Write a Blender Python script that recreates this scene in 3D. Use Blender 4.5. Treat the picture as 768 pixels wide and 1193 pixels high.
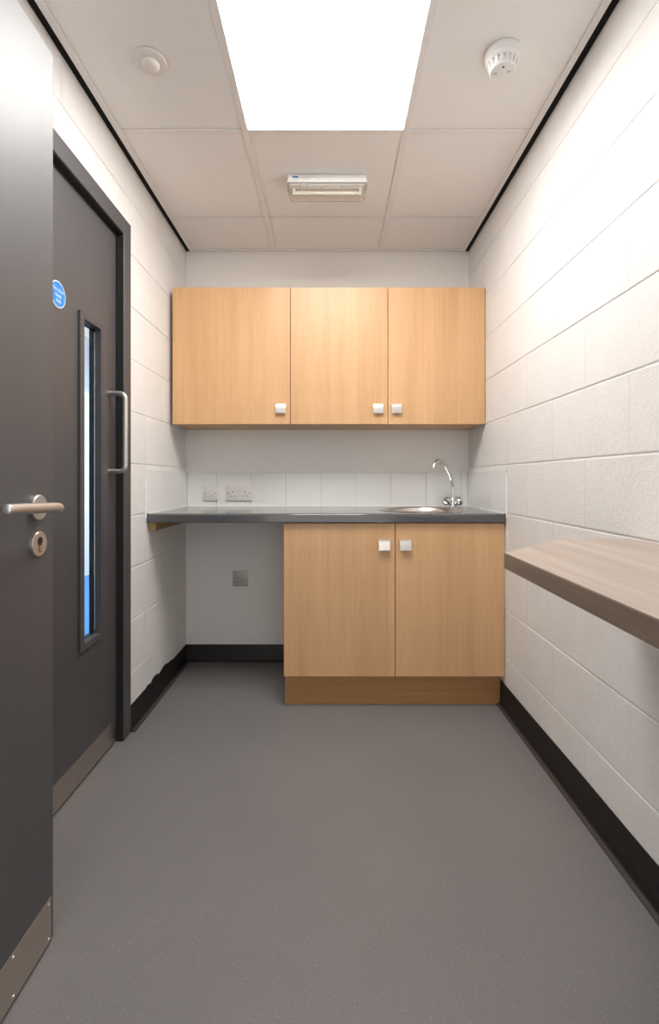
import bpy, bmesh, math, random
from mathutils import Vector, Matrix
random.seed(7)
scene = bpy.context.scene
C = scene.collection
for o in list(bpy.data.objects):
    bpy.data.objects.remove(o)

# ------------------------------------------------------------------ camera
CAM_H = 1.04
F = 560.0                                    # focal length in pixels of the 768 x 1193 frame
cam_d = bpy.data.cameras.new('camera')
cam = bpy.data.objects.new('camera', cam_d)
C.objects.link(cam)
cam.location = (0, 0, CAM_H)
cam.rotation_euler = (math.radians(90), 0, 0)
cam_d.sensor_fit = 'HORIZONTAL'
cam_d.sensor_width = 36
cam_d.lens = F / 768 * 36
cam_d.shift_x = -2 / 768                     # shift lens: verticals stay vertical
cam_d.shift_y = -37.5 / 768
cam_d.clip_start = 0.01
scene.camera = cam

# ------------------------------------------------------------------ world, lights, exposure
world = bpy.data.worlds.new('world')
scene.world = world
world.use_nodes = True
bg = world.node_tree.nodes['Background']
bg.inputs['Color'].default_value = (1, 0.98, 0.95, 1)
bg.inputs['Strength'].default_value = 1.75
PANEL_POWER = 25.0                           # emission of the ceiling panel
vs = scene.view_settings
vs.view_transform = 'Standard'
vs.look = 'None'
vs.exposure = 0.12
vs.gamma = 1
vs.use_curve_mapping = False

# daylight in the neighbouring room seen through the door glass
al = bpy.data.lights.new('daylight_next_room', 'AREA')
al.shape = 'RECTANGLE'; al.size = 1.2; al.size_y = 3.0
al.energy = 52; al.color = (0.70, 0.86, 1.0); al.spread = math.radians(100)
alo = bpy.data.objects.new('daylight_next_room', al)
C.objects.link(alo)
alo.location = (-1.8, 4.3, 2.72)

# ------------------------------------------------------------------ dimensions
XL, XR, YB, ZC = -0.832, 0.788, 2.757, 2.35

# ------------------------------------------------------------------ materials
MATS = {}
def nt(name):
    m = bpy.data.materials.new(name)
    m.use_nodes = True
    t = m.node_tree
    return m, t, t.nodes['Principled BSDF']
def setp(b, col=None, rough=0.5, metal=0.0, spec=0.5):
    if col is not None:
        b.inputs['Base Color'].default_value = (*col, 1)
    b.inputs['Roughness'].default_value = rough
    b.inputs['Metallic'].default_value = metal
    b.inputs['Specular IOR Level'].default_value = spec
def noise(t, scale, detail=3, rough=0.5, vec=None):
    n = t.nodes.new('ShaderNodeTexNoise')
    n.inputs['Scale'].default_value = scale
    n.inputs['Detail'].default_value = detail
    n.inputs['Roughness'].default_value = rough
    if vec is not None:
        t.links.new(vec, n.inputs['Vector'])
    return n
def pos(t, scl=(1, 1, 1)):
    g = t.nodes.new('ShaderNodeNewGeometry')
    mp = t.nodes.new('ShaderNodeMapping')
    mp.inputs['Scale'].default_value = scl
    t.links.new(g.outputs['Position'], mp.inputs['Vector'])
    return mp.outputs['Vector']
def ramp(t, fac, stops):
    r = t.nodes.new('ShaderNodeValToRGB')
    el = r.color_ramp.elements
    while len(el) < len(stops):
        el.new(0.5)
    for e, (p, c) in zip(el, stops):
        e.position = p
        e.color = (*c, 1)
    t.links.new(fac, r.inputs['Fac'])
    return r.outputs['Color']
def bump(t, b, h, strength, dist=0.001):
    bn = t.nodes.new('ShaderNodeBump')
    bn.inputs['Strength'].default_value = strength
    bn.inputs['Distance'].default_value = dist
    t.links.new(h, bn.inputs['Height'])
    t.links.new(bn.outputs['Normal'], b.inputs['Normal'])
def mixc(t, fac, a, b_, mode='MIX'):
    m = t.nodes.new('ShaderNodeMix')
    m.data_type = 'RGBA'; m.blend_type = mode
    if isinstance(fac, (int, float)):
        m.inputs[0].default_value = fac
    else:
        t.links.new(fac, m.inputs[0])
    for k, s in ((6, a), (7, b_)):
        if isinstance(s, tuple):
            m.inputs[k].default_value = (*s, 1)
        else:
            t.links.new(s, m.inputs[k])
    return m.outputs[2]

def plain(name, col, rough=0.5, metal=0.0, spec=0.5, bmp=None, var=1.0):
    m, t, b = nt(name)
    setp(b, col, rough, metal, spec)
    n = noise(t, 35, 3, 0.5, pos(t))
    lo = tuple(max(0, c * (1 - 0.035 * var)) for c in col); hi = tuple(min(1, c * (1 + 0.03 * var)) for c in col)
    t.links.new(ramp(t, n.outputs['Fac'], [(0.35, lo), (0.65, hi)]), b.inputs['Base Color'])
    if bmp:
        n2 = noise(t, bmp[0], 4, 0.6, pos(t))
        bump(t, b, n2.outputs['Fac'], bmp[1], bmp[2])
    MATS[name] = m
    return m

# painted blockwork
m, t, b = nt('painted_block'); MATS['block'] = m
setp(b, (0.83, 0.82, 0.80), 0.5, 0, 0.35)
p = pos(t)
n = noise(t, 9, 4, 0.55, p)
t.links.new(ramp(t, n.outputs['Fac'], [(0.3, (0.835, 0.825, 0.812)), (0.7, (0.870, 0.862, 0.850))]), b.inputs['Base Color'])
n1 = noise(t, 330, 3, 0.6, p); n2 = noise(t, 70, 3, 0.6, p)
mm = t.nodes.new('ShaderNodeMath'); mm.operation = 'ADD'
t.links.new(n1.outputs['Fac'], mm.inputs[0]); t.links.new(n2.outputs['Fac'], mm.inputs[1])
bump(t, b, mm.outputs[0], 0.7, 0.0030)

plain('plaster', (0.86, 0.848, 0.83), 0.6, bmp=(260, 0.06, 0.0004), var=0.2)
plain('ceiling_tile', (0.94, 0.922, 0.905), 0.85, spec=0.2, bmp=(600, 0.12, 0.0004), var=0.15)
plain('grid_white', (0.90, 0.88, 0.868), 0.5, var=0.2)
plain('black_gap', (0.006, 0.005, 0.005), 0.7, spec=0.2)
plain('skirting', (0.0125, 0.0105, 0.0105), 0.42, spec=0.35, bmp=(60, 0.1, 0.001))
plain('skirting_toe', (0.050, 0.046, 0.045), 0.5, spec=0.4)
plain('white_tile', (0.84, 0.85, 0.84), 0.12, spec=0.5, var=0.1)
plain('sealant', (0.86, 0.85, 0.83), 0.4)
plain('white_plastic', (0.84, 0.835, 0.82), 0.35, var=0.3)
plain('socket_white', (0.74, 0.725, 0.71), 0.4, var=0.3)
plain('dark_screw', (0.14, 0.13, 0.12), 0.4, 0.5)
plain('cream_plastic', (0.85, 0.82, 0.77), 0.35, var=0.3)
plain('dark_hole', (0.01, 0.01, 0.01), 0.6)
plain('grey_steel_plate', (0.50, 0.475, 0.45), 0.42, 0.3)
plain('blue_sign', (0.018, 0.25, 0.70), 0.35)
plain('sign_white', (0.80, 0.86, 0.92), 0.4)
plain('blue_print', (0.06, 0.22, 0.55), 0.5)
plain('grey_print', (0.5, 0.45, 0.42), 0.5)
plain('batten', (0.40, 0.27, 0.12), 0.65, bmp=(80, 0.2, 0.001))
plain('blue_carpet', (0.055, 0.19, 0.42), 0.9, bmp=(400, 0.4, 0.002))
plain('next_room_wall', (0.78, 0.80, 0.82), 0.7)
plain('next_room_upper', (0.50, 0.60, 0.75), 0.7)
plain('lamp_tube', (0.92, 0.88, 0.82), 0.3)
plain('carcass_white', (0.74, 0.71, 0.66), 0.5)
plain('worktop_core', (0.10, 0.09, 0.085), 0.6)
plain('matt_black', (0.012, 0.012, 0.012), 0.6)  # black for the door seal, reveal strips and shade lining behind the pane

# door laminate
m, t, b = nt('door_grey'); MATS['door'] = m
setp(b, (0.052, 0.050, 0.052), 0.60, 0, 1.0)
b.inputs['Coat Weight'].default_value = 0.3; b.inputs['Coat Roughness'].default_value = 0.36
n = noise(t, 14, 4, 0.6, pos(t, (1, 1, 0.12)))
t.links.new(ramp(t, n.outputs['Fac'], [(0.3, (0.0475, 0.0470, 0.0505)), (0.7, (0.0530, 0.0525, 0.0560))]), b.inputs['Base Color'])
n2 = noise(t, 500, 2, 0.5, pos(t)); bump(t, b, n2.outputs['Fac'], 0.06, 0.0006)
plain('frame_grey', (0.056, 0.055, 0.058), 0.6, spec=1.0)

# metals
def brushed(name, col, rough, scl):
    m, t, b = nt(name); MATS[name] = m
    setp(b, col, rough, 1.0)
    n = noise(t, 60, 3, 0.6, pos(t, scl))
    r = t.nodes.new('ShaderNodeMapRange')
    r.inputs[3].default_value = rough * 0.93; r.inputs[4].default_value = rough * 1.08
    t.links.new(n.outputs['Fac'], r.inputs[0]); t.links.new(r.outputs[0], b.inputs['Roughness'])
brushed('satin_steel', (0.70, 0.68, 0.66), 0.36, (20, 1, 20))
brushed('kick_steel', (0.60, 0.55, 0.49), 0.34, (20, 1, 20))
brushed('nickel', (0.76, 0.73, 0.69), 0.28, (1, 10, 10))
brushed('sink_steel', (0.70, 0.68, 0.65), 0.26, (4, 4, 4))
brushed('chrome', (0.80, 0.80, 0.80), 0.06, (1, 1, 1))

# beech laminate, grain up the door
def wood(name, scl, stops, band_axis, rough, strip=0.085):
    m, t, b = nt(name); MATS[name] = m
    setp(b, None, rough, 0, 0.45)
    fine = noise(t, 1.0, 5, 0.62, pos(t, scl))
    col = ramp(t, fine.outputs['Fac'], stops)
    pores = noise(t, 1.0, 2, 0.5, pos(t, tuple(s * 3.2 for s in scl)))
    dk = ramp(t, pores.outputs['Fac'], [(0.34, (0.93, 0.90, 0.87)), (0.46, (1, 1, 1))])
    col = mixc(t, 0.8, col, dk, 'MULTIPLY')
    sep = t.nodes.new('ShaderNodeSeparateXYZ'); t.links.new(pos(t), sep.inputs[0])
    wn = t.nodes.new('ShaderNodeTexWhiteNoise'); wn.noise_dimensions = '1D'
    dv = t.nodes.new('ShaderNodeMath'); dv.operation = 'DIVIDE'; dv.inputs[1].default_value = strip
    fl = t.nodes.new('ShaderNodeMath'); fl.operation = 'FLOOR'
    t.links.new(sep.outputs[band_axis], dv.inputs[0]); t.links.new(dv.outputs[0], fl.inputs[0]); t.links.new(fl.outputs[0], wn.inputs['W'])
    tone = ramp(t, wn.outputs['Value'], [(0.0, (0.965, 0.958, 0.95)), (1.0, (1.025, 1.03, 1.035))])
    col = mixc(t, 1.0, col, tone, 'MULTIPLY')
    slow = noise(t, 1.0, 2, 0.5, pos(t, tuple(max(s_ * 0.16, 0.9) for s_ in scl)))
    col = mixc(t, 1.0, col, ramp(t, slow.outputs['Fac'], [(0.3, (0.935, 0.915, 0.89)), (0.7, (1.05, 1.06, 1.075))]), 'MULTIPLY')
    t.links.new(col, b.inputs['Base Color'])
    bump(t, b, fine.outputs['Fac'], 0.05, 0.0006)
wood('beech', (85, 85, 2.4), [(0.25, (0.625, 0.368, 0.182)), (0.5, (0.655, 0.395, 0.203)), (0.75, (0.685, 0.424, 0.226))], 0, 0.40, 0.13)
wood('beech_plinth_shade', (2.2, 40, 55), [(0.25, (0.40, 0.205, 0.080)), (0.5, (0.46, 0.24, 0.095)), (0.75, (0.51, 0.275, 0.112))], 2, 0.42, 0.5)  # beech darkened: shade under the doors put into the colour
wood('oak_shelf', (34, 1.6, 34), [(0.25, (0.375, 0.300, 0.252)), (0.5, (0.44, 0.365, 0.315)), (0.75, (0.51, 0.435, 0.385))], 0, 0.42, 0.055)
wood('oak_edge_shade', (50, 2.4, 50), [(0.25, (0.135, 0.098, 0.074)), (0.5, (0.20, 0.152, 0.12)), (0.75, (0.26, 0.205, 0.165))], 2, 0.45, 0.5)  # same oak, darkened to paint in the shade on the side faces

# worktop laminate
m, t, b = nt('worktop_grey'); MATS['worktop'] = m
setp(b, None, 0.11, 0, 0.6)
n = noise(t, 420, 3, 0.6, pos(t))
t.links.new(ramp(t, n.outputs['Fac'], [(0.35, (0.066, 0.068, 0.072)), (0.65, (0.105, 0.107, 0.112))]), b.inputs['Base Color'])

# safety vinyl
m, t, b = nt('safety_vinyl'); MATS['vinyl'] = m
setp(b, None, 0.50, 0, 0.4)
p = pos(t)
nA = noise(t, 420, 2, 0.6, p); nB = noise(t, 2.2, 3, 0.5, p)
c1 = ramp(t, nA.outputs['Fac'], [(0.30, (0.152, 0.147, 0.149)), (0.70, (0.238, 0.230, 0.232))])
c2 = ramp(t, nB.outputs['Fac'], [(0.3, (0.93, 0.93, 0.94)), (0.7, (1.04, 1.03, 1.02))])
cc = mixc(t, 1.0, c1, c2, 'MULTIPLY')
vo = t.nodes.new('ShaderNodeTexVoronoi'); vo.inputs['Scale'].default_value = 420
t.links.new(p, vo.inputs['Vector'])
wn = t.nodes.new('ShaderNodeTexWhiteNoise'); t.links.new(vo.outputs['Color'], wn.inputs['Vector'])
gt = t.nodes.new('ShaderNodeMath'); gt.operation = 'GREATER_THAN'; gt.inputs[1].default_value = 0.975
t.links.new(wn.outputs['Value'], gt.inputs[0])
lt = t.nodes.new('ShaderNodeMath'); lt.operation = 'LESS_THAN'; lt.inputs[1].default_value = 0.30
t.links.new(vo.outputs['Distance'], lt.inputs[0])
mu = t.nodes.new('ShaderNodeMath'); mu.operation = 'MULTIPLY'
t.links.new(gt.outputs[0], mu.inputs[0]); t.links.new(lt.outputs[0], mu.inputs[1])
t.links.new(mixc(t, mu.outputs[0], cc, (0.48, 0.46, 0.45)), b.inputs['Base Color'])
bump(t, b, nA.outputs['Fac'], 0.25, 0.0006)

# glass and clear cover
m, t, b = nt('pane_glass'); MATS['glass'] = m
setp(b, (0.93, 0.98, 0.97), 0.0, 0, 0.5); b.inputs['Transmission Weight'].default_value = 1.0; b.inputs['IOR'].default_value = 1.45
m, t, b = nt('clear_cover'); MATS['clear'] = m
setp(b, (0.97, 0.96, 0.94), 0.06, 0, 0.5); b.inputs['Transmission Weight'].default_value = 1.0; b.inputs['IOR'].default_value = 1.12

# lit diffuser
m, t, b = nt('lit_diffuser'); MATS['lit'] = m
setp(b, (0.9, 0.9, 0.9), 0.5)
b.inputs['Emission Color'].default_value = (1.0, 0.965, 0.93, 1)
b.inputs['Emission Strength'].default_value = PANEL_POWER

# ------------------------------------------------------------------ geometry helpers (world coordinates)
def box(bm, x0, x1, y0, y1, z0, z1, bev=0.0, seg=2):
    v = [bm.verts.new(c) for c in ((x0, y0, z0), (x1, y0, z0), (x1, y1, z0), (x0, y1, z0),
                                   (x0, y0, z1), (x1, y0, z1), (x1, y1, z1), (x0, y1, z1))]
    f = [bm.faces.new([v[i] for i in q]) for q in ((0, 3, 2, 1), (4, 5, 6, 7), (0, 1, 5, 4), (1, 2, 6, 5), (2, 3, 7, 6), (3, 0, 4, 7))]
    if bev:
        es = set(e for q in f for e in q.edges)
        bmesh.ops.bevel(bm, geom=list(es), offset=bev, segments=seg, affect='EDGES', profile=0.5)
def prism(bm, pts, axis, a0, a1):
    """extrude a closed 2-D outline along x ('x': pts are (y,z)), y ((x,z)) or z ((x,y))"""
    def mk(p, a):
        return {'x': (a, p[0], p[1]), 'y': (p[0], a, p[1]), 'z': (p[0], p[1], a)}[axis]
    A = [bm.verts.new(mk(p, a0)) for p in pts]; B = [bm.verts.new(mk(p, a1)) for p in pts]
    n = len(pts)
    bm.faces.new(A); bm.faces.new(B[::-1])
    for i in range(n):
        bm.faces.new([A[i], B[i], B[(i + 1) % n], A[(i + 1) % n]])
    bmesh.ops.recalc_face_normals(bm, faces=bm.faces[:])
def tube(bm, path, r, seg=14, caps=True):
    rings = []
    P = [Vector(p) for p in path]
    up = Vector((0, 0, 1))
    prev = None
    for i, p in enumerate(P):
        d = ((P[min(i + 1, len(P) - 1)] - P[max(i - 1, 0)])).normalized()
        if prev is None:
            a = d.cross(up)
            if a.length < 1e-3: a = d.cross(Vector((1, 0, 0)))
            a.normalize()
        else:
            a = (prev - d * prev.dot(d)).normalized()
        prev = a
        c = d.cross(a)
        rr = r[i] if isinstance(r, (list, tuple)) else r
        rings.append([bm.verts.new(p + (a * math.cos(q) + c * math.sin(q)) * rr) for q in [2 * math.pi * k / seg for k in range(seg)]])
    for A, B in zip(rings, rings[1:]):
        for k in range(seg):
            bm.faces.new([A[k], A[(k + 1) % seg], B[(k + 1) % seg], B[k]])
    if caps:
        bm.faces.new(rings[0][::-1]); bm.faces.new(rings[-1])
    bmesh.ops.recalc_face_normals(bm, faces=bm.faces[:])
def lathe(bm, prof, centre, axis=(0, 0, 1), seg=40):
    """prof: (radius, height) along axis"""
    ax = Vector(axis).normalized()
    a = ax.orthogonal().normalized(); c = ax.cross(a); o = Vector(centre)
    rings = []
    for r, h in prof:
        if r < 1e-6:
            rings.append([bm.verts.new(o + ax * h)])
        else:
            rings.append([bm.verts.new(o + ax * h + (a * math.cos(q) + c * math.sin(q)) * r) for q in [2 * math.pi * k / seg for k in range(seg)]])
    for A, B in zip(rings, rings[1:]):
        for k in range(seg):
            k2 = (k + 1) % seg
            if len(A) == 1 and len(B) == 1: continue
            if len(A) == 1: bm.faces.new([A[0], B[k], B[k2]])
            elif len(B) == 1: bm.faces.new([A[k], A[k2], B[0]])
            else: bm.faces.new([A[k], A[k2], B[k2], B[k]])
    bmesh.ops.recalc_face_normals(bm, faces=bm.faces[:])
def smooth_path(pts, n=8):
    """Catmull-Rom through points"""
    P = [Vector(p) for p in pts]
    P = [P[0] * 2 - P[1]] + P + [P[-1] * 2 - P[-2]]
    out = []
    for i in range(1, len(P) - 2):
        for k in range(n):
            u = k / n
            a, b_, c, d = P[i - 1], P[i], P[i + 1], P[i + 2]
            out.append(0.5 * ((2 * b_) + (c - a) * u + (2 * a - 5 * b_ + 4 * c - d) * u * u + (3 * b_ - a - 3 * c + d) * u ** 3))
    out.append(P[-2])
    return out
def origin_of(o):
    v = Vector((0, 0, 0))
    while o is not None:
        v = v + o.location
        o = o.parent
    return v
def obj(name, bm, mat, parent=None, smooth=None, loc=None):
    """link bm (world coordinates) as one mesh object; origin at the parent's origin or loc"""
    me = bpy.data.meshes.new(name)
    o = bpy.data.objects.new(name, me)
    C.objects.link(o)
    org = origin_of(parent) if parent is not None else Vector((0, 0, 0))
    if loc is not None:
        o.location = Vector(loc) - org
        org = Vector(loc)
    bmesh.ops.translate(bm, vec=-org, verts=bm.verts[:])
    if smooth is not None:
        lim = math.radians(smooth)
        for f in bm.faces: f.smooth = True
        for e in bm.edges:
            if len(e.link_faces) == 2:
                e.smooth = e.calc_face_angle(0) < lim
    bm.to_mesh(me); bm.free()
    for mt in (mat if isinstance(mat, list) else [mat]):
        me.materials.append(MATS[mt])
    if parent is not None:
        o.parent = parent
    return o
def thing(name, loc, label, cat=None, group=None, kind=None):
    o = bpy.data.objects.new(name, None)
    C.objects.link(o)
    o.location = loc
    o.empty_display_size = 0.05
    o['label'] = label
    if cat: o['category'] = cat
    if group: o['group'] = group
    if kind: o['kind'] = kind
    return o
def tag(o, label, cat=None, group=None, kind=None):
    o['label'] = label
    if cat: o['category'] = cat
    if group: o['group'] = group
    if kind: o['kind'] = kind
    return o
def part(name, mat, parent, fn, smooth=None, label=None):
    bm = bmesh.new(); fn(bm)
    o = obj(name, bm, mat, parent, smooth)
    if label: o['label'] = label
    return o
def B(*a, **k):
    return lambda bm: box(bm, *a, **k)

# ------------------------------------------------------------------ floor
bm = bmesh.new(); box(bm, -0.95, 1.0, -1.75, 2.86, -0.06, 0.0)
floor = tag(obj('floor', bm, 'vinyl', None, loc=(0, 0.5, 0)), 'speckled grey safety vinyl floor of the small kitchen', 'floor', kind='structure')

# ------------------------------------------------------------------ block walls
COURSES = [0.0] + [0.235 + 0.218 * k for k in range(10)] + [2.372]
block_cache = {}
def block_mesh(w, h, d=0.006, ch=0.0035):
    key = (round(w, 3), round(h, 3))
    if key in block_cache: return block_cache[key]
    # local: face in +x direction at x=0, length along y, height along z
    me = bpy.data.meshes.new('block')
    y, z = w / 2, h / 2
    o4 = [(-y, -z), (y, -z), (y, z), (-y, z)]
    cv = 0.0030                               # perpends are almost filled with paint
    i4 = [(-y + cv, -z + ch), (y - cv, -z + ch), (y - cv, z - ch), (-y + cv, z - ch)]
    v = [(-d, a, b_) for a, b_ in o4] + [(-0.0011, a, b_) for a, b_ in o4] + [(0, a, b_) for a, b_ in i4]
    f = [(8, 9, 10, 11), (3, 2, 1, 0)]
    for k in range(4):
        k2 = (k + 1) % 4
        f += [(k, k2, 4 + k2, 4 + k), (4 + k, 4 + k2, 8 + k2, 8 + k)]
    me.from_pydata(v, [], f); me.update()
    me.materials.append(MATS['block'])
    block_cache[key] = me
    return me
def add_block(parent, sx, xface, y0, y1, z0, z1):
    if y1 - y0 < 0.02 or z1 - z0 < 0.02: return
    gv, gh = 0.0001, 0.0020                   # half joints: perpends tighter than beds
    o = bpy.data.objects.new('block', block_mesh(y1 - y0 - 2 * gv, z1 - z0 - 2 * gh))
    C.objects.link(o)
    org = origin_of(parent)
    o.location = Vector((xface + sx * random.uniform(-0.0006, 0.0006), (y0 + y1) / 2, (z0 + z1) / 2)) - org
    if sx < 0:
        o.rotation_euler = (0, 0, math.pi)
    o.parent = parent
def lay(parent, sx, xface, y_lo, y_hi, offA, offB, hole=None):
    for i in range(len(COURSES) - 1):
        z0, z1 = COURSES[i], COURSES[i + 1]
        off = offA if i % 2 else offB
        k0 = math.floor((y_lo - off) / 0.44)
        k1 = math.ceil((y_hi - off) / 0.44)
        for k in range(k0, k1):
            a, b_ = max(off + 0.44 * k, y_lo), min(off + 0.44 * (k + 1), y_hi)
            if b_ <= a: continue
            if hole and z0 < hole[2] and a < hole[1] and b_ > hole[0]:
                add_block(parent, sx, xface, a, min(b_, hole[0]), z0, z1)
                add_block(parent, sx, xface, max(a, hole[1]), b_, z0, z1)
                if z1 > hole[2]:
                    add_block(parent, sx, xface, max(a, hole[0]), min(b_, hole[1]), hole[2], z1)
            else:
                add_block(parent, sx, xface, a, b_, z0, z1)

YF = 0.04                                    # room face of the wall beside the entrance
wr = thing('wall_right', (XR, 0, 0), 'white painted concrete block wall on the right', 'wall', kind='structure')
part('mortar_bed', 'block', wr, B(XR + 0.0028, XR + 0.11, -0.45, YB + 0.1, 0, 2.372))
lay(wr, -1, XR, -0.45, YB, 1.27, 1.49)

HOLE = (0.985, 1.978, 2.086)
wl = thing('wall_left', (XL, 0, 0), 'white painted concrete block wall on the left around the closed door', 'wall', kind='structure')
def core(bm):
    box(bm, XL - 0.11, XL - 0.0028, YF, HOLE[0], 0, 2.372)
    box(bm, XL - 0.11, XL - 0.0028, HOLE[1], YB + 0.1, 0, 2.372)
    box(bm, XL - 0.11, XL - 0.0028, HOLE[0], HOLE[1], HOLE[2], 2.372)
part('mortar_bed', 'block', wl, core)
lay(wl, 1, XL, YF, YB, 2.145, 2.365, HOLE)

wb = thing('wall_back', (0, YB, 0), 'smooth off-white plastered end wall behind the cabinets', 'wall', kind='structure')
part('plaster', 'plaster', wb, B(XL - 0.1, XR + 0.1, YB, YB + 0.1, 0, 2.372))

# entrance wall behind the camera: pier that carries the open door, lintel, and the corridor end
bm = bmesh.new()
box(bm, XL - 0.11, -0.632, -0.45, YF - 0.003, 0, 2.372)
box(bm, -0.632, XR, -0.45, -0.33, 2.10, 2.372)
box(bm, 0.60, XR - 0.001, -0.45, -0.33, 0, 2.10)
tag(obj('wall_front', bm, 'plaster', None, loc=(-0.7, -0.4, 0)), 'white entrance wall with the doorway the view is taken from', 'wall', kind='structure')
# splashback tiles: white 200 mm tiles, one row
tile_cache = {}
def tile(parent, centre, w, h, nrm):
    key = (round(w, 3), round(h, 3), nrm)
    if key not in tile_cache:
        bm = bmesh.new()
        if nrm == 'y': box(bm, -w / 2, w / 2, -0.003, 0.003, -h / 2, h / 2, 0.0011, 1)
        else: box(bm, -0.003, 0.003, -w / 2, w / 2, -h / 2, h / 2, 0.0007, 1)
        me = bpy.data.meshes.new('tile'); bm.to_mesh(me); bm.free(); me.materials.append(MATS['white_tile'])
        tile_cache[key] = me
    o = bpy.data.objects.new('tile', tile_cache[key]); C.objects.link(o)
    o.location = Vector(centre) - origin_of(parent); o.parent = parent
WT = 0.887                                   # worktop height
TZ0, TZ1 = WT + 0.003, 1.081
xs = [XL + 0.0075] + [-0.657 + 0.2 * k for k in range(8)] + [XR - 0.0075]
for a, b_ in zip(xs, xs[1:]):
    tile(wb, ((a + b_) / 2, YB - 0.0032, (TZ0 + TZ1) / 2), b_ - a - 0.0015, TZ1 - TZ0, 'y')
ys = [2.152, 2.352, 2.552, YB - 0.001]
for a, b_ in zip(ys, ys[1:]):
    tile(wl, (XL + 0.0042, (a + b_) / 2, (TZ0 + TZ1) / 2), b_ - a - 0.0003, TZ1 - TZ0, 'x')
    tile(wr, (XR - 0.0042, (a + b_) / 2, (TZ0 + TZ1) / 2), b_ - a - 0.0003, TZ1 - TZ0, 'x')
# paint / sealant fillets around the tiles
part('sealant', 'sealant', wb, B(XL + 0.006, XR - 0.006, YB - 0.012, YB - 0.0005, WT, WT + 0.0045))
for w_, s, x in ((wl, 1, XL), (wr, -1, XR)):
    def fil(bm, s=s, x=x):
        xa, xb = sorted((x + s * 0.0012, x + s * 0.0065))
        box(bm, xa, xb, 2.146, 2.1515, WT - 0.02, TZ1 + 0.003)
        box(bm, xa, xb, 2.146, YB - 0.007, TZ1 + 0.0003, TZ1 + 0.007)
        xa, xb = sorted((x + s * 0.0072, x + s * 0.012))
        box(bm, xa, xb, 2.165, YB - 0.013, WT, WT + 0.0045)
    part('sealant', 'sealant', w_, fil)

# ------------------------------------------------------------------ skirtings (sit-on black vinyl with a coved toe)
def skirt_prof(h):
    pts = [(0.0, 0.0)]
    pts += [(0.024, 0.0), (0.0235, 0.0028), (0.016, 0.0042), (0.0105, 0.0066), (0.0068, 0.011), (0.0045, 0.018)]
    pts += [(0.0035, h - 0.002), (0.0025, h), (0.0, h)]
    return pts
def sweep(bm, stations):
    """stations: list of (list of xyz)"""
    R = [[bm.verts.new(p) for p in s] for s in stations]
    n = len(R[0])
    for A, Q in zip(R, R[1:]):
        for k in range(n):
            bm.faces.new([A[k], A[(k + 1) % n], Q[(k + 1) % n], Q[k]]).material_index = 1 if k in (1, 2, 3) else 0
    bm.faces.new(R[0]); bm.faces.new(R[-1][::-1])
    bmesh.ops.recalc_face_normals(bm, faces=bm.faces[:])
bm = bmesh.new()
sweep(bm, [[(XR - 0.0008 - a, y, z) for a, z in skirt_prof(0.113 + 0.0009 * math.sin(y * 9))] for y in [-0.3 + 0.05 * k for k in range(51) if k < 50] + [2.2285]])
tag(obj('baseboard_right', bm, ['skirting', 'skirting_toe'], None, 35, loc=(XR, 1.0, 0)), 'black vinyl skirting along the right block wall', 'baseboard', kind='structure')
def lh(y):
    h = 0.106
    if y > 2.16: h = 0.106 + 0.010 * (1 if 2.22 < y < 2.30 else 0.2) + 0.0025 * math.sin(y * 70)
    if y > 2.33: h = 0.112 + 0.006 * math.sin(y * 40)
    if y > 2.5: h = 0.099
    return h
bm = bmesh.new()
sweep(bm, [[(XL + 0.0008 + a, y, z) for a, z in skirt_prof(lh(y))] for y in [1.982 + 0.0125 * k for k in range(63)]])
tag(obj('baseboard_left', bm, ['skirting', 'skirting_toe'], None, 35, loc=(XL, 2.3, 0)), 'black vinyl skirting with ragged top edge between door frame and corner', 'baseboard', kind='structure')
bm = bmesh.new()
sweep(bm, [[(x, YB - 0.0008 - a, z) for a, z in skirt_prof(0.097)] for x in (XL + 0.003, -0.6, -0.4, -0.236)])
tag(obj('baseboard_back', bm, ['skirting', 'skirting_toe'], None, 35, loc=(-0.5, YB, 0)), 'black vinyl skirting on the back wall under the open worktop', 'baseboard', kind='structure')

# ------------------------------------------------------------------ suspended ceiling
ce = thing('ceiling', (0, 1.2, ZC), 'suspended ceiling of off-white lay-in tiles in a white grid', 'ceiling', kind='structure')
TX = [-0.802, -0.324, 0.282, 0.758]
TY = [-0.6, 0.011, 0.611, 1.211, 1.811, 2.413, 2.750]
ct_cache = {}
for i in range(3):
    for j in range(len(TY) - 1):
        if i == 1 and TY[j] == 1.211: continue           # light panel
        x0, x1, y0, y1 = TX[i] + 0.002, TX[i + 1] - 0.002, TY[j] + 0.002, TY[j + 1] - 0.002
        key = (round(x1 - x0, 3), round(y1 - y0, 3))
        if key not in ct_cache:
            bm = bmesh.new(); box(bm, -key[0] / 2, key[0] / 2, -key[1] / 2, key[1] / 2, 0.0058, 0.020)
            me = bpy.data.meshes.new('ceiling_tile'); bm.to_mesh(me); bm.free(); me.materials.append(MATS['ceiling_tile'])
            ct_cache[key] = me
        o = bpy.data.objects.new('ceiling_tile', ct_cache[key]); C.objects.link(o)
        o.parent = ce; o.location = ((x0 + x1) / 2, (y0 + y1) / 2 - 1.2, 0)
for x in TX[1:3]:
    part('grid_bar', 'grid_white', ce, B(x - 0.012, x + 0.012, -0.6, 2.738, ZC, ZC + 0.004, bev=0.0006, seg=1))
for y in TY[1:6]:
    for a, b_ in ((TX[0] + 0.012, TX[1] - 0.0121), (TX[1] + 0.0121, TX[2] - 0.0121), (TX[2] + 0.0121, TX[3] - 0.012)):
        part('grid_bar', 'grid_white', ce, B(a, b_, y - 0.012, y + 0.012, ZC + 0.0004, ZC + 0.004, bev=0.0006, seg=1))
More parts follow.
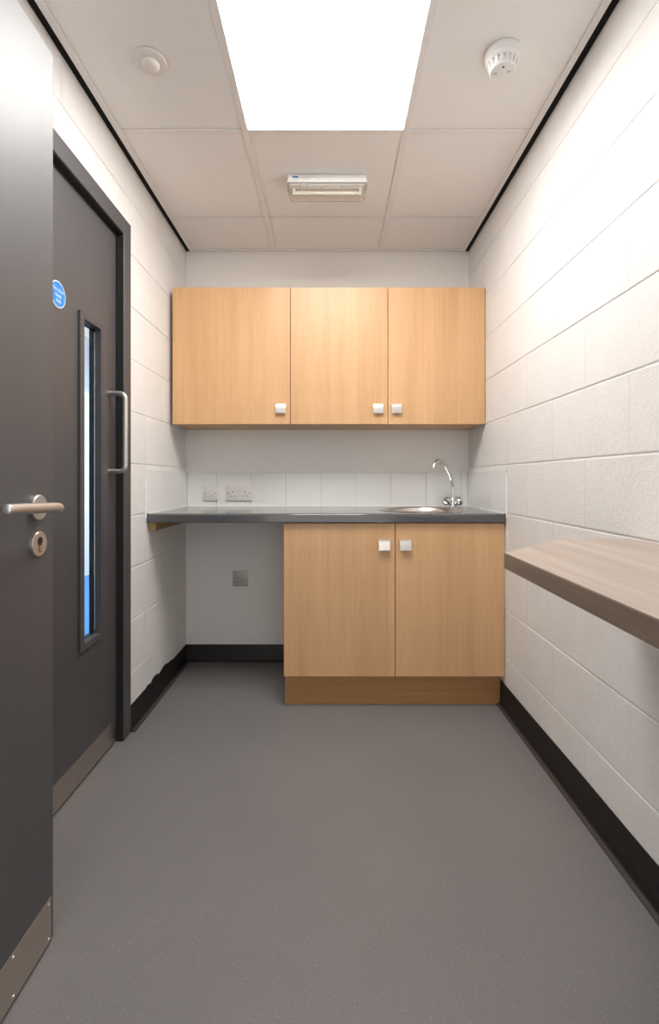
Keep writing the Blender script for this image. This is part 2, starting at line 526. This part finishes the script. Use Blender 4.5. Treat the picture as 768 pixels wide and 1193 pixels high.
part('edge_trim', 'grid_white', ce, B(-0.810, -0.789, -0.6, 2.754, ZC - 0.0012, ZC + 0.0042))
part('edge_trim', 'grid_white', ce, B(0.745, 0.766, -0.6, 2.754, ZC - 0.0012, ZC + 0.0042))
part('edge_trim', 'grid_white', ce, B(-0.7888, 0.7448, 2.735, 2.752, ZC - 0.0012, ZC + 0.0042))
part('upper_deck', 'ceiling_tile', ce, B(XL - 0.1, XR + 0.1, -0.62, YB + 0.1, 2.374, 2.42))
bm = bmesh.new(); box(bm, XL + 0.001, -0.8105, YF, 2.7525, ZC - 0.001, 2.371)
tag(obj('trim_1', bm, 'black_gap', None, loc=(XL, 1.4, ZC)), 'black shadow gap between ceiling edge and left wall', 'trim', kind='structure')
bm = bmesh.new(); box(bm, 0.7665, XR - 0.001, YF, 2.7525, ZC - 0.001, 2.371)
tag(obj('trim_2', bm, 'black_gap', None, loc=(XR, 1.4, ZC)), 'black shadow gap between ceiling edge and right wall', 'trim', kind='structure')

# ------------------------------------------------------------------ ceiling light panel
lp = thing('ceiling_light', (-0.02, 1.511, ZC), 'large glowing white recessed light panel in the ceiling grid', 'light')
part('housing', 'white_plastic', lp, B(-0.309, 0.268, 1.226, 1.797, ZC + 0.006, 2.370))
part('diffuser', 'lit', lp, B(-0.309, 0.268, 1.226, 1.797, ZC + 0.001, ZC + 0.0055))

# ------------------------------------------------------------------ doors
def door_slab_with_hole(bm, x0, x1, y0, y1, z0, z1, hy0, hy1, hz0, hz1):
    box(bm, x0, x1, y0, hy0, z0, z1); box(bm, x0, x1, hy1, y1, z0, z1)
    box(bm, x0, x1, hy0, hy1, z0, hz0); box(bm, x0, x1, hy0, hy1, hz1, z1)
    bmesh.ops.remove_doubles(bm, verts=bm.verts[:], dist=1e-6)

# closed door in the left wall
DX = -0.855
d2 = thing('door_1', (-0.87, 1.48, 0), 'closed dark grey door with narrow glass panel and D-shaped pull', 'door', kind='structure')
def frame(bm):
    box(bm, -0.935, -0.824, 1.912, 1.977, 0, 2.085, bev=0.0015, seg=1)
    box(bm, -0.935, -0.824, 0.986, 1.051, 0, 2.085, bev=0.0015, seg=1)
    box(bm, -0.935, -0.824, 1.0505, 1.9125, 2.018, 2.085, bev=0.0015, seg=1)
part('frame', 'frame_grey', d2, frame)
part('seal', 'matt_black', d2, B(-0.893, -0.868, 1.9055, 1.9118, 0.0, 2.017))
part('reveal_strip', 'matt_black', d2, B(-0.8525, -0.8275, 1.9095, 1.9122, 0.0, 2.0155))  # flat black strip covering the jamb reveal
part('reveal_strip', 'matt_black', d2, B(-0.8525, -0.8275, 1.0515, 1.9122, 2.0157, 2.0182))  # flat black strip covering the underside of the frame head
HY0, HY1, HZ0, HZ1 = 1.6465, 1.7705, 0.475, 1.5955
part('leaf', 'door', d2, lambda bm: door_slab_with_hole(bm, DX - 0.040, DX, 1.054, 1.9035, 0.006, 2.012, HY0, HY1, HZ0, HZ1))
def bead(bm):
    o_, i_ = (1.621, 1.790, 0.456, 1.614), (HY0, HY1, HZ0, HZ1)
    x0, x1 = DX + 0.0002, DX + 0.0085
    box(bm, x0, x1, o_[0], i_[0], o_[2], o_[3]); box(bm, x0, x1, i_[1], o_[1], o_[2], o_[3])
    box(bm, x0, x1, i_[0], i_[1], o_[2], i_[2]); box(bm, x0, x1, i_[0], i_[1], i_[3], o_[3])
    # inner lining as deep as the glass
    e = 0.0025; xg = DX - 0.0145
    box(bm, xg, x1, i_[0], i_[0] + e, i_[2], i_[3]); box(bm, xg, x1, i_[1] - e, i_[1], i_[2], i_[3])
    box(bm, xg, x1, i_[0], i_[1], i_[2], i_[2] + e); box(bm, xg, x1, i_[0], i_[1], i_[3] - e, i_[3])
part('vision_panel_bead', 'frame_grey', d2, bead)
part('pane', 'glass', d2, B(DX - 0.0205, DX - 0.015, HY0 + 0.0005, HY1 - 0.0005, HZ0 + 0.0005, HZ1 - 0.0005))
def kick(bm, x, y0, y1, z0, z1):
    box(bm, x + 0.0002, x + 0.0017, y0, y1, z0, z1, bev=0.0004, seg=1)
def shade_lining(bm):  # black lining added so the opening behind the pane looks unlit
    xa, xb, e = DX - 0.0398, DX - 0.021, 0.0010
    box(bm, xa, xb, HY0, HY0 + e, HZ0, HZ1); box(bm, xa, xb, HY1 - e, HY1, HZ0, HZ1)
    box(bm, xa, xb, HY0, HY1, HZ0, HZ0 + e); box(bm, xa, xb, HY0, HY1, HZ1 - e, HZ1)
part('reveal_shade_lining', 'matt_black', d2, shade_lining)
kp = part('kick_plate', 'kick_steel', d2, lambda bm: kick(bm, DX, 1.06, 1.898, 0.010, 0.098), label='brushed steel kick plate')
for y in (1.10, 1.35, 1.60, 1.885):
    for z in (0.02, 0.088):
        part('screw', 'nickel', kp, lambda bm: lathe(bm, [(0.0032, 0.0018), (0.0028, 0.0027), (0, 0.003)], (DX, y, z), (1, 0, 0), 10), 30)
def pull(bm):
    y = 1.846; x = DX; s = 0.064; za, zb = 1.072, 1.372; r = 0.022
    pts = [(x, y, zb), (x + s - r, y, zb)]
    pts += [(x + s - r + r * math.sin(a), y, zb - r + r * math.cos(a)) for a in [math.radians(q) for q in (22, 45, 67, 90)]]
    pts += [(x + s, y, za + r)]
    pts += [(x + s - r + r * math.cos(a), y, za + r - r * math.sin(a)) for a in [math.radians(q) for q in (22, 45, 67, 90)]]
    pts += [(x, y, za)]
    tube(bm, pts, 0.0095, 16)
part('pull_handle', 'satin_steel', d2, pull, 50, label='satin steel D-shaped pull handle')
sg = part('sign', 'sign_white', d2, lambda bm: lathe(bm, [(0.0415, 0.0002), (0.0415, 0.0010), (0, 0.0010)], (DX, 1.5035, 1.620), (1, 0, 0), 48), 30, label='round blue fire door sign')
part('blue_disc', 'blue_sign', sg, lambda bm: lathe(bm, [(0.0385, 0.0010), (0.0385, 0.0013), (0, 0.0013)], (DX, 1.5035, 1.620), (1, 0, 0), 48), 30)
def text_mesh(s, size):
    cu = bpy.data.curves.new('lettering', 'FONT'); cu.body = s; cu.size = size
    cu.align_x = 'CENTER'; cu.align_y = 'CENTER'; cu.extrude = 0.0001; cu.resolution_u = 3
    o = bpy.data.objects.new('lettering', cu); C.objects.link(o)
    dg = bpy.context.evaluated_depsgraph_get()
    me = bpy.data.meshes.new_from_object(o.evaluated_get(dg))
    bpy.data.objects.remove(o); bpy.data.curves.remove(cu)
    return me
for s, z, size in (('Fire door', 1.634, 0.0165), ('keep', 1.617, 0.0165), ('shut', 1.600, 0.0165)):
    me = text_mesh(s, size); me.name = 'lettering'
    me.transform(Matrix(((0, 0, 1, 0), (1, 0, 0, 0), (0, 1, 0, 0), (0, 0, 0, 1))))
    me.materials.clear(); me.materials.append(MATS['sign_white'])
    o = bpy.data.objects.new('lettering', me); C.objects.link(o); o.parent = sg
    o.location = Vector((DX + 0.0015, 1.5035, z)) - origin_of(sg)

# open door leaf on the left, standing square to the entrance
EX = -0.630
d1 = thing('door_2', (-0.652, 0.55, 0), 'open dark grey door leaf with steel lever handle at left edge of view', 'door', kind='structure')
part('leaf', 'door', d1, B(EX - 0.044, EX, YF + 0.006, 1.089, 0.007, 2.002, bev=0.0012, seg=2))
kp = part('kick_plate', 'kick_steel', d1, lambda bm: kick(bm, EX, YF + 0.02, 1.079, 0.009, 0.106), label='brushed steel kick plate')
for y in (0.95, 1.068):
    for z in (0.019, 0.096):
        part('screw', 'nickel', kp, lambda bm: lathe(bm, [(0.0032, 0.0018), (0.0028, 0.0027), (0, 0.003)], (EX, y, z), (1, 0, 0), 10), 30)
RY, RZ, KZ = 1.026, 0.981, 0.9035
lv = part('lever_handle', 'satin_steel', d1, lambda bm: tube(bm, smooth_path([(EX + 0.004, RY, RZ - 0.002), (EX + 0.030, RY + 0.001, RZ - 0.002), (EX + 0.046, RY - 0.002, RZ - 0.001),
      (EX + 0.0545, RY - 0.012, RZ), (EX + 0.0575, RY - 0.035, RZ + 0.002), (EX + 0.0575, RY - 0.08, RZ + 0.0035), (EX + 0.0565, RY - 0.13, RZ + 0.005), (EX + 0.056, RY - 0.176, RZ + 0.006)], 6) + [Vector((EX + 0.056, RY - 0.176 - d_, RZ + 0.006)) for d_ in (0.0016, 0.0030, 0.0038, 0.0041)], [0.0102] * 43 + [0.0099, 0.0086, 0.0062, 0.003], 20), 50, label='satin steel lever handle')
part('rose', 'satin_steel', lv, lambda bm: lathe(bm, [(0.027, 0.0002), (0.027, 0.0075), (0.0255, 0.009), (0, 0.009)], (EX, RY, RZ), (1, 0, 0), 40), 40)
es = part('lock_escutcheon', 'satin_steel', d1, lambda bm: lathe(bm, [(0.0262, 0.0002), (0.0262, 0.007), (0.0247, 0.0085), (0, 0.0085)], (EX, RY, KZ), (1, 0, 0), 40), 40, label='round steel lock escutcheon')
def keyhole(bm):
    pts = []
    for k in range(17):
        a = math.radians(-52 + 284 * k / 16)
        pts.append((RY + 0.0085 * math.cos(a), KZ + 0.0062 + 0.0085 * math.sin(a)))
    pts += [(RY - 0.005, KZ - 0.0165), (RY - 0.003, KZ - 0.018), (RY + 0.003, KZ - 0.018), (RY + 0.005, KZ - 0.0165)]
    prism(bm, pts, 'x', EX + 0.0084, EX + 0.0089)
part('keyhole', 'dark_hole', es, keyhole)
part('lock_cylinder', 'kick_steel', es, B(EX + 0.0088, EX + 0.0093, RY - 0.0036, RY + 0.0045, KZ - 0.0165, KZ - 0.003))
for z in (0.25, 1.0, 1.75):
    part('hinge', 'satin_steel', d1, lambda bm: tube(bm, [(EX + 0.006, YF + 0.012, z - 0.05), (EX + 0.006, YF + 0.012, z + 0.05)], 0.006, 12), 40)

# ------------------------------------------------------------------ neighbouring room behind the glass
bm = bmesh.new(); box(bm, -2.80, -0.955, 0.9, 6.4, -0.06, 0.0)
tag(obj('floor_next_room', bm, 'blue_carpet', None, loc=(-1.8, 4, 0)), 'bright blue carpet seen through the narrow door glass', 'floor', kind='structure')
bm = bmesh.new(); box(bm, -2.78, -2.66, 0.9, 6.4, 0.0, 1.985)
tag(obj('wall_next_room', bm, 'next_room_wall', None, loc=(-2.7, 4, 0)), 'pale daylit wall of the room beyond the door glass', 'wall', kind='structure')
bm = bmesh.new(); box(bm, -2.80, -2.69, 0.9, 6.4, 1.99, 2.60)
tag(obj('wall_next_room_upper', bm, 'next_room_upper', None, loc=(-2.7, 4, 2)), 'pale blue upper wall of the room beyond the door glass', 'wall', kind='structure')
bm = bmesh.new(); box(bm, -2.80, -0.955, 0.9, 6.4, 2.76, 2.82); box(bm, -2.8, -0.95, 6.4, 6.5, 0, 2.8); box(bm, -2.8, -0.95, 0.8, 0.9, 0, 2.8)
box(bm, -2.80, -2.70, 0.9, 6.4, 2.61, 2.76)
tag(obj('ceiling_next_room', bm, 'next_room_wall', None, loc=(-1.8, 4, 2.7)), 'pale ceiling and end walls of the room beyond the door', 'ceiling', kind='structure')

# ------------------------------------------------------------------ cabinets
def cup_pull(parent, xc, yd, z0, z1, w=0.051):
    """square nickel tab pull: leaves the door at the top, bows out and down"""
    def fn(bm):
        h = z1 - z0
        outer = [(0.0, 1.0), (0.006, 1.0), (0.0095, 0.955), (0.0115, 0.86), (0.0135, 0.70), (0.0152, 0.48), (0.0165, 0.24), (0.0175, 0.0)]
        inner = [(o_ - 0.0028, q) for o_, q in outer[::-1][:-2]] + [(0.0045, 0.93), (0.0, 0.93)]
        pts = [(yd - o_, z0 + q * h) for o_, q in outer + inner]
        prism(bm, pts, 'x', xc - w / 2, xc + w / 2)
    return part('handle', 'nickel', parent, fn, 32, label='square satin nickel pull')
def door_panel(parent, x0, x1, yf, yb, z0, z1, hx, hz0, hz1):
    d = part('door', 'beech', parent, B(x0, x1, yf, yb, z0, z1, bev=0.0009, seg=1))
    cup_pull(d, hx, yf - 0.0002, hz0, hz1)
    return d
UY, UZ0, UZ1 = 2.452, 1.325, 2.021
def wall_cab(x0, x1, doors, label):
    t_ = thing('wall_cabinet', ((x0 + x1) / 2, 2.6, UZ0), label, 'cabinet')
    cy = UY + 0.020
    yb = YB - 0.002
    part('side_panel', 'beech', t_, B(x0, x0 + 0.018, cy, yb, UZ0, UZ1))
    part('side_panel', 'beech', t_, B(x1 - 0.018, x1, cy, yb, UZ0, UZ1))
    part('bottom_panel', 'beech', t_, B(x0 + 0.0181, x1 - 0.0181, cy, yb, UZ0 + 0.001, UZ0 + 0.019))
    part('top_panel', 'beech', t_, B(x0 + 0.0181, x1 - 0.0181, cy, yb, UZ1 - 0.018, UZ1))
    part('shelf', 'carcass_white', t_, B(x0 + 0.0181, x1 - 0.0181, cy + 0.02, yb - 0.009, 1.66, 1.678))
    part('back_panel', 'carcass_white', t_, B(x0 + 0.0181, x1 - 0.0181, yb - 0.008, yb, UZ0 + 0.0195, UZ1 - 0.0185))
    for a, b_, hx in doors:
        door_panel(t_, a, b_, UY, UY + 0.018, UZ0 - 0.001, UZ1, hx, 1.3785, 1.4265)
    return t_
wall_cab(-0.810, -0.2095, [(-0.810, -0.2100, -0.257)], 'single-door beech wall cabinet, leftmost over the open worktop end')
wall_cab(-0.2075, 0.7845, [(-0.2070, 0.2875, 0.2395), (0.2905, 0.7845, 0.333)], 'double-door beech wall cabinet above the sink')

BY = 2.176
bc = thing('base_cabinet', (0.285, 2.46, 0), 'double-door beech base cabinet standing under the sink', 'cabinet')
x0, x1 = -0.2145, 0.7835
part('side_panel', 'beech', bc, B(x0, x0 + 0.018, BY + 0.020, YB - 0.02, 0.149, 0.8465))
part('side_panel', 'beech', bc, B(x1 - 0.018, x1, BY + 0.020, YB - 0.02, 0.149, 0.8465))
part('bottom_panel', 'carcass_white', bc, B(x0 + 0.0181, x1 - 0.0181, BY + 0.020, YB - 0.03, 0.149, 0.167))
part('back_panel', 'carcass_white', bc, B(x0 + 0.0181, x1 - 0.0181, YB - 0.029, YB - 0.021, 0.149, 0.8465))
part('front_rail', 'carcass_white', bc, B(x0 + 0.0181, x1 - 0.0181, BY + 0.022, BY + 0.040, 0.77, 0.8465))
door_panel(bc, x0, 0.2880, BY, BY + 0.018, 0.149, 0.843, 0.240, 0.7225, 0.7705)
door_panel(bc, 0.2910, x1 + 0.0015, BY, BY + 0.018, 0.149, 0.843, 0.3355, 0.7225, 0.7705)
part('plinth', 'beech_plinth_shade', bc, B(x0, x1, 2.231, 2.249, 0.0, 0.1485), label='beech plinth board darkened with the shade under the doors')
part('plinth_return', 'beech_plinth_shade', bc, B(x0, x0 + 0.018, 2.2495, YB - 0.03, 0.0, 0.1485))

# ------------------------------------------------------------------ worktop with sink cut-out
SX, SY, SR = 0.468, 2.458, 0.212
def worktop(bm):
    x0, x1, yf, yb, z0, z1 = XL + 0.0035, XR - 0.0035, 2.160, YB - 0.0075, 0.8475, WT
    # rounded nosing
    r = 0.009
    pts = [(yf + 0.045, z0), (yf + 0.003, z0), (yf, z0 + 0.003)]
    pts += [(yf + r - r * math.cos(a), z1 - r + r * math.sin(a)) for a in [math.radians(q) for q in range(0, 91, 15)]]
    pts += [(yf + 0.045, z1)]
    prism(bm, pts, 'x', x0, x1)
    ya = yf + 0.045
    N = 72
    ang = sorted(set([2 * math.pi * k / N for k in range(N)] + [math.atan2(cy - SY, cx - SX) % (2 * math.pi) for cx in (x0, x1) for cy in (ya, yb)]))
    def hit(a):
        dx, dy = math.cos(a), math.sin(a); t_ = 1e9
        if dx > 1e-9: t_ = min(t_, (x1 - SX) / dx)
        if dx < -1e-9: t_ = min(t_, (x0 - SX) / dx)
        if dy > 1e-9: t_ = min(t_, (yb - SY) / dy)
        if dy < -1e-9: t_ = min(t_, (ya - SY) / dy)
        return SX + dx * t_, SY + dy * t_
    L = []
    for a in ang:
        ox, oy = hit(a); ix, iy = SX + SR * math.cos(a), SY + SR * math.sin(a)
        L.append([bm.verts.new((ix, iy, z1)), bm.verts.new((ox, oy, z1)), bm.verts.new((ox, oy, z0)), bm.verts.new((ix, iy, z0))])
    for i in range(len(L)):
        A, Q = L[i], L[(i + 1) % len(L)]
        for k in range(4):
            bm.faces.new([A[k], A[(k + 1) % 4], Q[(k + 1) % 4], Q[k]])
    bmesh.ops.recalc_face_normals(bm, faces=bm.faces[:])
bm = bmesh.new(); worktop(bm)
tag(obj('worktop', bm, 'worktop', None, 25, loc=(0, 2.46, 0.8475)), 'dark grey laminate worktop spanning wall to wall with inset sink', 'worktop')

bm = bmesh.new(); box(bm, XL + 0.002, XL + 0.034, 2.185, YB - 0.012, 0.8085, 0.8465, bev=0.001, seg=1)
tag(obj('support_batten', bm, 'batten', None, loc=(XL + 0.018, 2.46, 0.81)), 'rough pine batten under the left end of the grey worktop', 'batten')

sk = thing('sink', (SX, SY, WT), 'round stainless steel inset sink bowl in the grey worktop', 'sink')
part('bowl', 'sink_steel', sk, lambda bm: lathe(bm, [(0.207, -0.0015), (0.210, 0.0003), (0.2275, 0.0003), (0.2275, 0.0012), (0.224, 0.0036), (0.214, 0.0046), (0.206, 0.003), (0.2, -0.004), (0.193, -0.03),
      (0.187, -0.10), (0.176, -0.135), (0.150, -0.152), (0.05, -0.160), (0.03, -0.162), (0.0305, -0.166), (0.152, -0.157), (0.180, -0.139), (0.191, -0.101), (0.197, -0.03), (0.207, -0.0015)], (SX, SY, WT), seg=72), 40)
part('waste', 'chrome', sk, lambda bm: lathe(bm, [(0.0285, -0.1655), (0.0285, -0.160), (0.024, -0.159), (0.021, -0.163), (0, -0.163)], (SX, SY, WT), seg=32), 40)

tx, ty = 0.666, 2.640
tp = thing('tap', (tx, ty, WT), 'chrome swan-neck mixer tap with two round knobs behind the sink', 'tap')
part('body', 'chrome', tp, lambda bm: lathe(bm, [(0.024, 0.0003), (0.024, 0.004), (0.018, 0.008), (0.0155, 0.02), (0.016, 0.034), (0.0155, 0.043), (0.012, 0.050), (0.0, 0.051)], (tx, ty, WT), seg=28), 40)
part('spout', 'chrome', tp, lambda bm: tube(bm, smooth_path([(tx + 0.001, ty, 0.930), (tx + 0.002, ty, 0.965), (tx + 0.001, ty - 0.001, 1.003), (tx - 0.013, ty - 0.012, 1.055), (tx - 0.046, ty - 0.037, 1.110),
      (tx - 0.072, ty - 0.057, 1.134), (tx - 0.094, ty - 0.073, 1.142), (tx - 0.113, ty - 0.088, 1.131), (tx - 0.124, ty - 0.096, 1.108), (tx - 0.125, ty - 0.097, 1.098)], 6), [0.0092] * 48 + [0.0106] * 7, 16), 50)
for s in (-1, 1):
    ax = Vector((s * 0.80, -0.10, 0.62))
    arm = part('valve', 'chrome', tp, lambda bm: tube(bm, [(tx, ty, WT + 0.012), Vector((tx, ty, WT + 0.012)) + ax * 0.030], 0.0115, 18), 40)
    def knob(bm):
        c = Vector((tx, ty, WT + 0.012)) + ax * 0.026
        seg = 14
        lathe(bm, [(0.0135, 0.0), (0.021, 0.003), (0.025, 0.011), (0.025, 0.022), (0.021, 0.031), (0.012, 0.036), (0, 0.037)], c, ax, seg)
    part('knob', 'chrome', arm, knob, 20)

# ------------------------------------------------------------------ electrical plates
def faceplate(name, cx, cz, w, yw, mat, label, cat, style):
    t_ = thing(name, (cx, yw, cz), label, cat)
    h = 0.086; th = 0.0095
    yf = yw - th
    part('plate', mat, t_, B(cx - w / 2, cx + w / 2, yf, yw - 0.0004, cz - h / 2, cz + h / 2, bev=0.002, seg=2), 40)
    for s in (-1, 1):
        part('screw', 'dark_screw', t_, lambda bm: lathe(bm, [(0.0036, -0.0003), (0.0036, 0.0006), (0, 0.0009)], (cx + s * (w / 2 - 0.0135), yf, cz), (0, -1, 0), 12), 30)
    if style == 'spur':
        part('switch_rocker', mat, t_, B(cx - 0.004 + 0.010, cx + 0.024, yf - 0.003, yf + 0.001, cz - 0.014, cz + 0.004, bev=0.0012, seg=1))
        part('fuse_carrier', mat, t_, B(cx - 0.022, cx - 0.002, yf - 0.0015, yf + 0.001, cz - 0.014, cz + 0.014, bev=0.0006, seg=1))
    cs = {'double': (-0.036, 0.036), 'single': (-0.012,), 'spur': ()}[style]
    for c in cs:
        part('pin_slot', 'dark_hole', t_, B(cx + c - 0.0022, cx + c + 0.0022, yf - 0.0002, yf + 0.002, cz + 0.003, cz + 0.0115))
        for s in (-1, 1):
            part('pin_slot', 'dark_hole', t_, B(cx + c + s * 0.011 - 0.0034, cx + c + s * 0.011 + 0.0034, yf - 0.0002, yf + 0.002, cz - 0.019, cz - 0.0148))
    if style == 'double':
        for s in (-1, 1):
            part('switch_rocker', mat, t_, B(cx + s * 0.0075 - 0.0065, cx + s * 0.0075 + 0.0065, yf - 0.0032, yf + 0.001, cz + 0.010, cz + 0.031, bev=0.0012, seg=1))
    if style == 'single':
        part('switch_rocker', mat, t_, B(cx + 0.013, cx + 0.025, yf - 0.003, yf + 0.001, cz + 0.008, cz + 0.028, bev=0.0012, seg=1))
YT = YB - 0.0064
faceplate('fused_spur_switch', -0.6895, 0.964, 0.086, YT, 'socket_white', 'small white switched spur plate on tiles, left of the double socket', 'switch', 'spur')
faceplate('wall_socket', -0.5265, 0.964, 0.147, YT, 'socket_white', 'white double power socket on tiled splashback', 'socket', 'double')
faceplate('wall_socket', -0.521, 0.474, 0.086, YB, 'grey_steel_plate', 'grey single power socket low on wall under the open worktop', 'socket', 'single')

# ------------------------------------------------------------------ side counter on the right wall
def counter(bm, z0, z1):
    pts = [(XR - 0.002, 1.264), (0.611, 1.264), (0.3655, 1.0185), (0.3565, 0.06), (XR - 0.002, 0.06)]
    prism(bm, pts, 'z', z0, z1)
    es_ = [e for e in bm.edges if all(abs(v.co.z - z1) < 1e-6 for v in e.verts) or (abs(e.verts[0].co.z - e.verts[1].co.z) > 0.01 and all(v.co.x < 0.7 for v in e.verts))]
    bmesh.ops.bevel(bm, geom=es_, offset=0.0035, segments=3, affect='EDGES', profile=0.5)
    bmesh.ops.recalc_face_normals(bm, faces=bm.faces[:])
    for f in bm.faces:
        f.material_index = 0 if f.normal.z > 0.75 else 1  # all but the top take the oak with painted shade
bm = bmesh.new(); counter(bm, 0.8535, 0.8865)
sc = tag(obj('side_counter', bm, ['oak_shelf', 'oak_edge_shade'], None, 40, loc=(0.6, 0.66, 0.8535)), 'grey-brown oak effect counter with clipped corner fixed to right wall', 'counter')

# ------------------------------------------------------------------ ceiling fittings
el = thing('emergency_light', (-0.013, 2.105, ZC), 'white emergency light with clear cover on the middle ceiling tile', 'light')
ex0, ex1, ey0, ey1 = -0.190, 0.155, 2.066, 2.150
cxm = (ex0 + ex1) / 2
part('base', 'white_plastic', el, B(ex0 + 0.003, ex1 - 0.003, ey0, ey1, ZC - 0.026, ZC + 0.004, bev=0.003, seg=2), 40)
part('rim', 'white_plastic', el, B(ex0 - 0.001, ex1 + 0.001, ey0 - 0.003, ey1 + 0.003, ZC - 0.031, ZC - 0.0262, bev=0.0012, seg=1))
def cover(bm):
    def ring(dx, dy, z):
        r = 0.010; pts = []
        for (sx, sy, a0) in ((1, 1, 0), (-1, 1, 90), (-1, -1, 180), (1, -1, 270)):
            for q in (0, 30, 60, 90):
                a = math.radians(a0 + q)
                cx = cxm + sx * ((ex1 - ex0) / 2 - dx - r); cy = (ey0 + ey1) / 2 + sy * ((ey1 - ey0) / 2 - dy - r)
                pts.append(bm.verts.new((cx + r * math.cos(a), cy + r * math.sin(a), z)))
        return pts
    outs = [ring(0.000, 0.0, ZC - 0.0312), ring(0.0015, 0.001, ZC - 0.050), ring(0.008, 0.006, ZC - 0.068), ring(0.018, 0.016, ZC - 0.076)]
    ins = [ring(0.020, 0.018, ZC - 0.0742), ring(0.0105, 0.0085, ZC - 0.0665), ring(0.004, 0.0035, ZC - 0.0495), ring(0.0025, 0.0025, ZC - 0.0312)]
    n = len(outs[0])
    for A, Q in list(zip(outs, outs[1:])) + list(zip(ins, ins[1:])) + [(ins[-1], outs[0])]:
        for k in range(n):
            bm.faces.new([A[k], A[(k + 1) % n], Q[(k + 1) % n], Q[k]])
    bm.faces.new(outs[-1]); bm.faces.new(ins[0][::-1])
    bmesh.ops.recalc_face_normals(bm, faces=bm.faces[:])
part('cover', 'clear', el, cover, 35, label='clear plastic cover')
gt_ = part('gear_tray', 'white_plastic', el, B(ex0 + 0.014, ex1 - 0.014, ey0 + 0.010, ey1 - 0.012, ZC - 0.038, ZC - 0.0313, bev=0.001, seg=1))
for dx in (-0.12, -0.085, 0.0, 0.06):
    part('tray_clip', 'grey_print', gt_, B(cxm + dx - 0.004, cxm + dx + 0.004, ey0 + 0.012, ey0 + 0.016, ZC - 0.0405, ZC - 0.038))
tb = part('tube', 'lamp_tube', el, lambda bm: tube(bm, [(ex0 + 0.03, 2.106, ZC - 0.055), (ex1 - 0.03, 2.106, ZC - 0.055)], 0.0075, 14), 40, label='slim white lamp tube')
for xa in (ex0 + 0.022, ex1 - 0.036):
    part('lamp_holder', 'white_plastic', el, B(xa, xa + 0.0135, 2.096, 2.116, ZC - 0.066, ZC - 0.038, bev=0.002, seg=1))
pr = part('rating_print', 'blue_print', el, B(ex0 + 0.024, ex0 + 0.048, ey0 - 0.0003, ey0 + 0.001, ZC - 0.012, ZC - 0.005))
for a, b_, z in ((0.062, 0.115, 0.008), (0.062, 0.100, 0.014), (0.026, 0.056, 0.0185), (0.128, 0.150, 0.0175)):
    part('print_line', 'grey_print', pr, B(ex0 + a, ex0 + b_, ey0 - 0.0002, ey0 + 0.001, ZC - z - 0.0012, ZC - z))

sx_, sy_ = 0.528, 1.482
sd = thing('smoke_detector', (sx_, sy_, ZC), 'round white vented smoke detector on the right ceiling tile', 'smoke detector')
part('base', 'white_plastic', sd, lambda bm: lathe(bm, [(0.053, 0.0043), (0.053, -0.010), (0.051, -0.015), (0, -0.015)], (sx_, sy_, ZC), seg=48), 30)
part('body', 'white_plastic', sd, lambda bm: lathe(bm, [(0.050, -0.0152), (0.049, -0.022), (0.044, -0.028), (0.037, -0.030), (0.035, -0.044), (0, -0.044)], (sx_, sy_, ZC), seg=48), 30)
for k in range(16):
    a = 2 * math.pi * k / 16
    def fin(bm, a=a):
        ca, sa = math.cos(a), math.sin(a)
        pts = [(0.0300, -0.0445), (0.0395, -0.0445), (0.0435, -0.0285), (0.0300, -0.0285)]
        vs_ = []
        for s in (-1, 1):
            vs_.append([bm.verts.new((sx_ + ca * r - sa * s * 0.0040, sy_ + sa * r + ca * s * 0.0040, ZC + z)) for r, z in pts])
        bm.faces.new(vs_[0]); bm.faces.new(vs_[1][::-1])
        for i in range(4):
            bm.faces.new([vs_[0][i], vs_[1][i], vs_[1][(i + 1) % 4], vs_[0][(i + 1) % 4]])
        bmesh.ops.recalc_face_normals(bm, faces=bm.faces[:])
    part('vent_fin', 'white_plastic', sd, fin)
cp = part('cap', 'white_plastic', sd, lambda bm: lathe(bm, [(0.0395, -0.0446), (0.0395, -0.0475), (0.035, -0.0520), (0.020, -0.0545), (0, -0.0548)], (sx_, sy_, ZC), seg=48), 30)
part('indicator', 'dark_hole', cp, lambda bm: lathe(bm, [(0.0030, -0.052), (0.0030, -0.0553), (0, -0.0556)], (sx_ - 0.004, sy_ - 0.020, ZC), seg=12))
for dx, dy in ((0.018, -0.004), (-0.020, 0.004)):
    part('cap_slot', 'grey_print', cp, B(sx_ + dx - 0.0045, sx_ + dx + 0.0045, sy_ + dy - 0.003, sy_ + dy + 0.003, ZC - 0.0552, ZC - 0.053))

px_, py_ = -0.567, 1.508
ps = thing('motion_sensor', (px_, py_, ZC), 'low round cream ceiling sensor on the left ceiling tile', 'sensor')
part('flange', 'cream_plastic', ps, lambda bm: lathe(bm, [(0.050, 0.0043), (0.050, 0.0015), (0.047, -0.003), (0.035, -0.0065), (0.031, -0.0065), (0, -0.0065)], (px_, py_, ZC), seg=48), 40)
part('lens', 'cream_plastic', ps, lambda bm: lathe(bm, [(0.028, -0.0066), (0.0275, -0.011), (0.024, -0.016), (0.015, -0.020), (0.007, -0.0213), (0, -0.0216)], (px_, py_, ZC), seg=40), 40)
